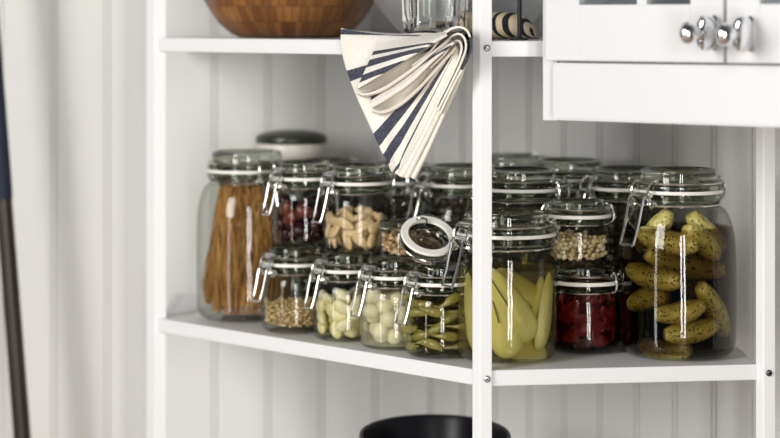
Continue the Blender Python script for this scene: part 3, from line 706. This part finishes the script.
# towel -----------------------------------------------------------------
D = lambda a: (a + 10) / 200; E = lambda a: (a + 110) / 200
bands = [(D(-4.5), D(-1.5)), (D(15.5), D(20.5)), (D(46.6), D(52.0)), (D(52.9), D(53.25)), (D(54.9), D(58.8)), (D(62.5), D(63.2)),
         (E(8.6), E(11.0)), (E(13.2), E(17.0)), (E(18.2), E(18.6)), (E(20.0), E(23.2)), (E(31.0), E(34.0)), (E(50), E(55)), (E(61), E(70))]
M['towel'] = m_towel('striped_linen', bands)
tw = bmesh.new(); wl = tw.verts.layers.float.new('weave')
APX = (463.0, 38.0)
def ang(u, v): return math.degrees(math.atan2(v - APX[1], APX[0] - u))
def loft(rows, wv, thick=.0016):
    """rows[i][j] = Vector; wv[i][j] = weave coordinate; a sheet of cloth with thickness"""
    n, m = len(rows), len(rows[0]); top = []; bot = []
    nor = [[None] * m for _ in range(n)]
    for i in range(n):
        for j in range(m):
            a = rows[min(n - 1, i + 1)][j] - rows[max(0, i - 1)][j]; b = rows[i][min(m - 1, j + 1)] - rows[i][max(0, j - 1)]
            c = a.cross(b); nor[i][j] = c.normalized() if c.length > 1e-12 else (nor[i][j - 1] if j else Vector((0, -1, 0)))
    for i in range(n):
        r0 = []; r1 = []
        for j in range(m):
            for s, r in ((.5, r0), (-.5, r1)):
                v = tw.verts.new(rows[i][j] + nor[i][j] * thick * s); v[wl] = wv[i][j]; r.append(v)
        top.append(r0); bot.append(r1)
    for i in range(n - 1):
        for j in range(m - 1):
            tw.faces.new((top[i][j], top[i][j + 1], top[i + 1][j + 1], top[i + 1][j])); tw.faces.new((bot[i][j], bot[i + 1][j], bot[i + 1][j + 1], bot[i][j + 1]))
    for i in range(n - 1):
        tw.faces.new((top[i][0], top[i + 1][0], bot[i + 1][0], bot[i][0])); tw.faces.new((top[i][-1], bot[i][-1], bot[i + 1][-1], top[i + 1][-1]))
    for j in range(m - 1):
        tw.faces.new((top[0][j], bot[0][j], bot[0][j + 1], top[0][j + 1])); tw.faces.new((top[-1][j], top[-1][j + 1], bot[-1][j + 1], bot[-1][j]))
def spl(P, n):
    c = catmull([Vector(p) for p in P], 12); out = []
    L = [0]
    for a, b in zip(c[:-1], c[1:]): L.append(L[-1] + (b - a).length)
    for k in range(n):
        t = L[-1] * k / (n - 1); i = max(0, min(len(c) - 2, next((q for q in range(len(L) - 1) if L[q + 1] >= t), len(c) - 2)))
        f = (t - L[i]) / max(1e-9, L[i + 1] - L[i]); out.append(c[i].lerp(c[i + 1], f))
    return out
# main sheet: lies on the shelf, bends over the rail and hangs to a point
left = spl([(341, 29, 0), (342, 46, 0), (346, 66, 0), (357, 96, 0), (372, 129, 0), (386, 160, 0), (392, 171, 0)], 40)
right = spl([(462, 34, 0), (461, 48, 0), (452, 76, 0), (438, 108, 0), (420, 147, 0), (408, 170, 0), (403, 177, 0)], 40)
NJ = 70; rows = []; wv = []
hang = []
for i in range(40):
    r = []; w = []
    for j in range(NJ):
        t = j / (NJ - 1); p = left[i].lerp(right[i], t); u, v = p.x, p.y
        if i < 6: v = v + 5.5 * math.sin(PI * t) ** .8 * (1 - i / 6)
        d = .0035 + .010 * min(1, i / 6) ** .6 + .0022 * math.sin(t * 14 + i * .05) * min(1, i / 10)
        r.append(P_AB(u, v, d)); w.append(D(ang(u, v) if (u < 459 or v > 60) else 44))
    hang.append((r, w))
shelfrows = []
for k, (back, lift) in enumerate(((.10, .0050), (.07, .0066), (.04, .0072), (.018, .0085), (.006, .0108))):
    r = []; w = []
    for j in range(NJ):
        q = hang[0][0][j]; p = Vector((q.x, q.y, 0)) - Vector((nAB.x, nAB.y, 0)) * (back * (1 - .6 * j / NJ) + .004) ; zz = ZU + max(.0046, lift - .0042 * math.sin(PI * j / NJ) ** .8) + .0012 * math.sin(j * .19) * (j / NJ)
        zz = zz if k < 4 else max(zz, hang[0][0][j].z - .0005) if False else zz
        r.append(Vector((p.x, p.y, zz))); w.append(D(-7 + 12 * (1 - back / .1) * .7 if False else (-3 if back in (.018, .04) else -8)))
    shelfrows.append((r, w))
allr = shelfrows + hang
loft([a for a, b in allr], [b for a, b in allr], .0022)
# padded under-layers on the shelf (folded thickness)
for lift in (.0026,):
    rr = []; ww = []
    for back in (.098, .06, .02, .003):
        r = []; w = []
        for j in range(30):
            q = hang[0][0][min(NJ - 1, int(j * NJ / 30))]; p = q - Vector((nAB.x, nAB.y, 0)) * (back * (1 - .6 * j / 30) + .004); r.append(Vector((p.x, p.y, ZU + lift - .0010))); w.append(D(30))
        rr.append(r); ww.append(w)
    loft(rr, ww, .0018)
# two flaps folded forward, fanning out of the roll
def flap(topP, rimP, lipP, dtop, drim, cave, dlow, n=26, m=50):
    a = spl([(u, v, 0) for u, v in topP], m); b = spl([(u, v, 0) for u, v in rimP], m); rows = []; wv = []
    for i in range(n):
        t = i / (n - 1); r = []; w = []
        for j in range(m):
            s = j / (m - 1); p = a[j].lerp(b[j], t)
            d = dtop + (drim - dtop) * math.sin(t * PI / 2) + .003 * math.sin(PI * t) * math.sin(s * PI)
            r.append(P_AB(p.x, p.y, d)); w.append(E(ang(p.x, p.y)))
        rows.append(r); wv.append(w)
    # the fold opens towards the room: a hollow between the rim and a lower lip
    c = spl([(u, v, 0) for u, v in lipP], m)
    for k in range(1, 15):
        t = k / 14; r = []; w = []
        for j in range(m):
            p = b[j].lerp(c[j], t); dd = drim - cave * math.sin(PI * t) ** .6 - .013 * t
            r.append(P_AB(p.x, p.y, max(.004, dd))); w.append(E(40))
        rows.append(r); wv.append(w)
    for k in range(1, 6):
        t = k / 5; r = []; w = []
        for j in range(m):
            p = c[j]; r.append(P_AB(p.x + .3 * t, p.y + 2.6 * math.sin(t * PI / 2), drim - .013 + .002 * math.sin(PI * t) - (drim - .013 - dlow) * t * t)); w.append(E(40))
        rows.append(r); wv.append(w)
    loft(rows, wv, .0018)
flap([(378, 43), (400, 40), (425, 35.5), (446, 32)], [(357.5, 88), (378, 76), (403, 61), (428, 46), (447, 35)], [(357.5, 91.5), (366, 94), (384, 88), (408, 72), (432, 53), (450, 38)], .016, .046, .038, .016)
flap([(371, 92), (386, 88), (409, 73), (433, 54), (452, 39)], [(372, 107), (386, 99), (410, 83), (434, 60), (454, 43)], [(372.5, 109.5), (382, 111.5), (398, 105), (418, 88), (438, 66), (456, 46)], .014, .036, .030, .011)
# nested arches of the roll
def arch(pts, d0, d1, wsel, thick=.0022):
    a = spl([(u, v, 0) for u, v in pts], 44); rows = []; wv = []
    for i in range(8):
        t = i / 7; rows.append([P_AB(p.x, p.y, d0 + (d1 - d0) * t) for p in a]); wv.append([E(wsel(j / 43)) for j in range(44)])
    loft(rows, wv, thick)
arch([(412, 66), (430, 52), (441, 38), (450, 29.5), (460, 27), (468, 32), (471, 44), (468, 58), (455, 82), (440, 113)], .030, -.045, lambda s: 52 if .47 < s < .70 else 40)
arch([(420, 67), (438, 52), (446, 42), (453, 35.5), (460, 34), (465, 40), (465, 52), (454, 78), (438, 110)], .027, -.04, lambda s: 40)
arch([(430, 68), (444, 55), (450, 46), (455, 41), (460, 42), (461, 52), (452, 74), (436, 106)], .024, -.04, lambda s: 40)
# narrow pleats down the right edge
def pleat(path, w0, w1, d0, wsel):
    c = spl([(u, v, 0) for u, v in path], 36); rows = []; wv = []
    for i, p in enumerate(c):
        t = i / 35; q = c[min(35, i + 1)] - c[max(0, i - 1)]; q.normalize(); side = Vector((-q.y, q.x, 0)); w = w0 + (w1 - w0) * t; r = []; ww = []
        for j in range(13):
            a = PI * j / 12; off = -math.cos(a) * w; d = d0 + math.sin(a) ** .6 * .0085
            x = p + side * off; r.append(P_AB(x.x, x.y, d)); ww.append(E(wsel))
        rows.append(r); wv.append(ww)
    loft(rows, wv, .0013)
pleat([(461, 58), (452, 78), (434, 113), (414, 152), (400, 176)], 1.6, 3.2, .010, 40)
pleat([(464, 56), (456, 78), (439, 113), (420, 150), (406, 178)], 1.5, 3.0, .013, 40)
pleat([(467, 54), (459, 80), (444, 113), (426, 152), (412.5, 178)], 1.5, 2.9, .010, 40)
to = obj('striped_towel', tw, M['towel']); tag(to, 'cream and navy striped linen towel draped in folds over the upper shelf edge', 'towel')

# rolled striped cloth behind the near post
M['roll'] = m_towel('striped_cotton', [(.0, .04), (.26, .34), (.47, .52), (.60, .68), (.80, .875), (.95, 1.0)], blk=(.012, .012, .015), base=(.62, .52, .36))
rb = bmesh.new(); wl2 = rb.verts.layers.float.new('weave'); rings = []
for i in range(40):
    t = i / 39; u = 458 + 79 * t; Yq = 2.560; k = (1 - max(0, (t - .55) / .45) ** 2.4); k0 = min(1, .35 + t * 6); hh = 13.0 * Yq / F * k ** .5 * k0 + .0006
    ring = []
    for q in range(28):
        a = 2 * PI * q / 28; sq = abs(math.sin(a)) ** .7 * (1 if math.sin(a) > 0 else -1)
        v = rb.verts.new(Vector((X_(u, Yq) - .006 * abs(math.cos(a)) + .010 * (1 - math.sin(a)) * .3, Yq - .030 * math.cos(a) * (.4 + .6 * k ** .5), ZU + .001 + hh * (1 + sq))))
        v[wl2] = min(.999, max(0, t + .05 * math.cos(2 * a) - .02)); ring.append(v)
    rings.append(ring)
for a, b in zip(rings[:-1], rings[1:]):
    for q in range(28): rb.faces.new((a[q], a[(q + 1) % 28], b[(q + 1) % 28], b[q]))
rb.faces.new(rings[0][::-1]); rb.faces.new(rings[-1])
tag(obj('rolled_cloth', rb, M['roll']), 'beige and black striped cloth rolled up on the shelf beside the cabinet', 'cloth')

# thin black rod
Yr = 2.478; rod = thing('metal_rod_stand', 'thin upright black metal rod between near post and cabinet', 'rod', (X_(519.5, Yr), Yr, ZU + .0003))
obj('foot', lathe([(0, 0), (.010, 0), (.010, .002), (.003, .004), (0, .004)], 32), M['blackmetal'], rod)
obj('rod', tube([(0, 0, .003), (0, 0, .26)], .0026, 16), M['blackmetal'], rod)

# glass tumbler on the towel
Yg = 2.520; ks = Yg / F
gt = thing('glass_tumbler', 'clear faceted glass tumbler standing on the towel', 'glass', (X_(435, Yg), Yg, ZU + .0066))
bm = bmesh.new(); N = 12; prof = [(0, .004), (27 * ks, .001), (30.5 * ks, .003), (32 * ks, .008), (32.6 * ks, .020), (35 * ks, .095), (33.6 * ks, .096), (30.8 * ks, .022), (28 * ks, .0145), (0, .0125)]
rings = []
for pi_, (r, z) in enumerate(prof):
    if r == 0: rings.append([bm.verts.new((0, 0, z))]); continue
    ring = []
    for k in range(N * 4):
        a = 2 * PI * k / (N * 4); ph = (k % 4) / 4
        f = 1 - (.10 * (math.sin(PI * ph)) if pi_ in (2, 3, 4) else .05 * math.sin(PI * ph) if pi_ == 5 else 0)
        ring.append(bm.verts.new((r * f * math.cos(a), r * f * math.sin(a), z)))
    rings.append(ring)
for a, b in zip(rings[:-1], rings[1:]):
    n = max(len(a), len(b))
    for k in range(n):
        q = (k + 1) % n
        if len(a) == 1: bm.faces.new((a[0], b[q], b[k]))
        elif len(b) == 1: bm.faces.new((a[k], a[q], b[0]))
        else: bm.faces.new((a[k], a[q], b[q], b[k]))
obj('glass_wall', bm, M['tumbler'], gt, angle=25)

# ------------------------------------------------------------------ below and beside the unit
Yt = 2.615; zt0 = .482 + .0004
tub = thing('storage_tub', 'black rounded tub on the bottom shelf behind the near post', 'tub', (X_(435, Yt), Yt, zt0))
ht = H - (413.5 - HV) / F * (Yt + .135) - zt0
def rr_ring(bm, a, b, z, n=64, e=2.1):
    out = []
    for k in range(n):
        t = 2 * PI * k / n; c, s = math.cos(t), math.sin(t)
        out.append(bm.verts.new((a * math.copysign(abs(c) ** (2 / e), c), b * math.copysign(abs(s) ** (2 / e), s), z)))
    return out
bm = bmesh.new(); rs = [rr_ring(bm, a, a * 1.46, z) for a, z in ((.060, 0), (.066, .004), (.086, ht - .012), (.0895, ht - .010), (.0905, ht - .004), (.0895, ht), (.086, ht), (.084, ht - .006), (.063, .012))]
bm.faces.new(rs[0][::-1]); bm.faces.new(rs[-1])
for a, b in zip(rs[:-1], rs[1:]):
    for k in range(64): bm.faces.new((a[k], a[(k + 1) % 64], b[(k + 1) % 64], b[k]))
obj('tub_body', bm, M['black'], tub)
# broom-like handle leaning at the left
Yh = 2.98
p0 = at(6, 196, Yh); slope = (22.5 - 4) / (438 - 196)
def hp(z): v = HV + (H - z) * F / Yh; return Vector((X_(3.5 + (v - 196) * slope * 1.02, Yh), Yh, z))
bt = hp(0.004)
hd = thing('broom_handle', 'dark brown wooden handle with navy sleeve leaning at the far left', 'handle', bt)
zj = p0.z
obj('shaft', tube([hp(0.002) - bt, hp(zj) - bt], .0118, 20, radii=[.0125, .0112]), M['darkwood'], hd)
obj('sleeve', tube([hp(zj - .004) - bt, hp(zj + .002) - bt, hp(zj + .012) - bt, hp(1.62) - bt, hp(1.63) - bt], .0125, 20, radii=[.0116, .0123, .0126, .0126, .009]), M['navy'], hd)

# ------------------------------------------------------------------ light
w = bpy.data.worlds.new('world'); S.world = w; w.use_nodes = True
nt = w.node_tree; bg = nt.nodes['Background']; bg.inputs[0].default_value = (.93, .96, 1.0, 1); bg.inputs[1].default_value = .075
def area(name, pos, aim, sx, sy, power, col=(1, 1, 1)):
    l = bpy.data.lights.new(name, 'AREA'); l.shape = 'RECTANGLE'; l.size = sx; l.size_y = sy; l.energy = power; l.color = col
    o = bpy.data.objects.new(name, l); COL.objects.link(o); o.location = pos
    d = Vector(aim) - Vector(pos); o.rotation_euler = d.to_track_quat('-Z', 'Y').to_euler(); return o
area('window_daylight', (-1.85, .5, 1.9), (-.1, 2.7, 1.0), 1.0, 1.5, 56, (1, .985, .96))
area('left_streak_strip', (-1.55, 1.05, 1.05), (-.1, 2.6, 1.05), .22, 1.9, 9, (1, .985, .96))  # added strip lamp, draws upright streaks on the left of the jars
area('front_streak_fill', (.22, -1.0, 1.1), (.1, 2.6, 1.1), .20, 2.0, 30, (1, .98, .95))  # added tall lamp: fill from the front and long streaks in the glass
area('front_streak_fill_right', (.62, -1.0, 1.1), (.2, 2.6, 1.1), .20, 2.0, 30, (1, .98, .95))  # second added lamp beside it, doubles the streaks and the front fill
S.view_settings.view_transform = 'Standard'; S.view_settings.look = 'None'; S.view_settings.gamma = 1; S.view_settings.use_curve_mapping = False
S.view_settings.exposure = 0.0
c = S.cycles; c.use_denoising = True; c.max_bounces = 14; c.transparent_max_bounces = 40; c.transmission_bounces = 12; c.glossy_bounces = 6; c.diffuse_bounces = 4
c.sample_clamp_indirect = 6; c.caustics_reflective = False; c.caustics_refractive = True; c.blur_glossy = .3
bpy.context.view_layer.update()
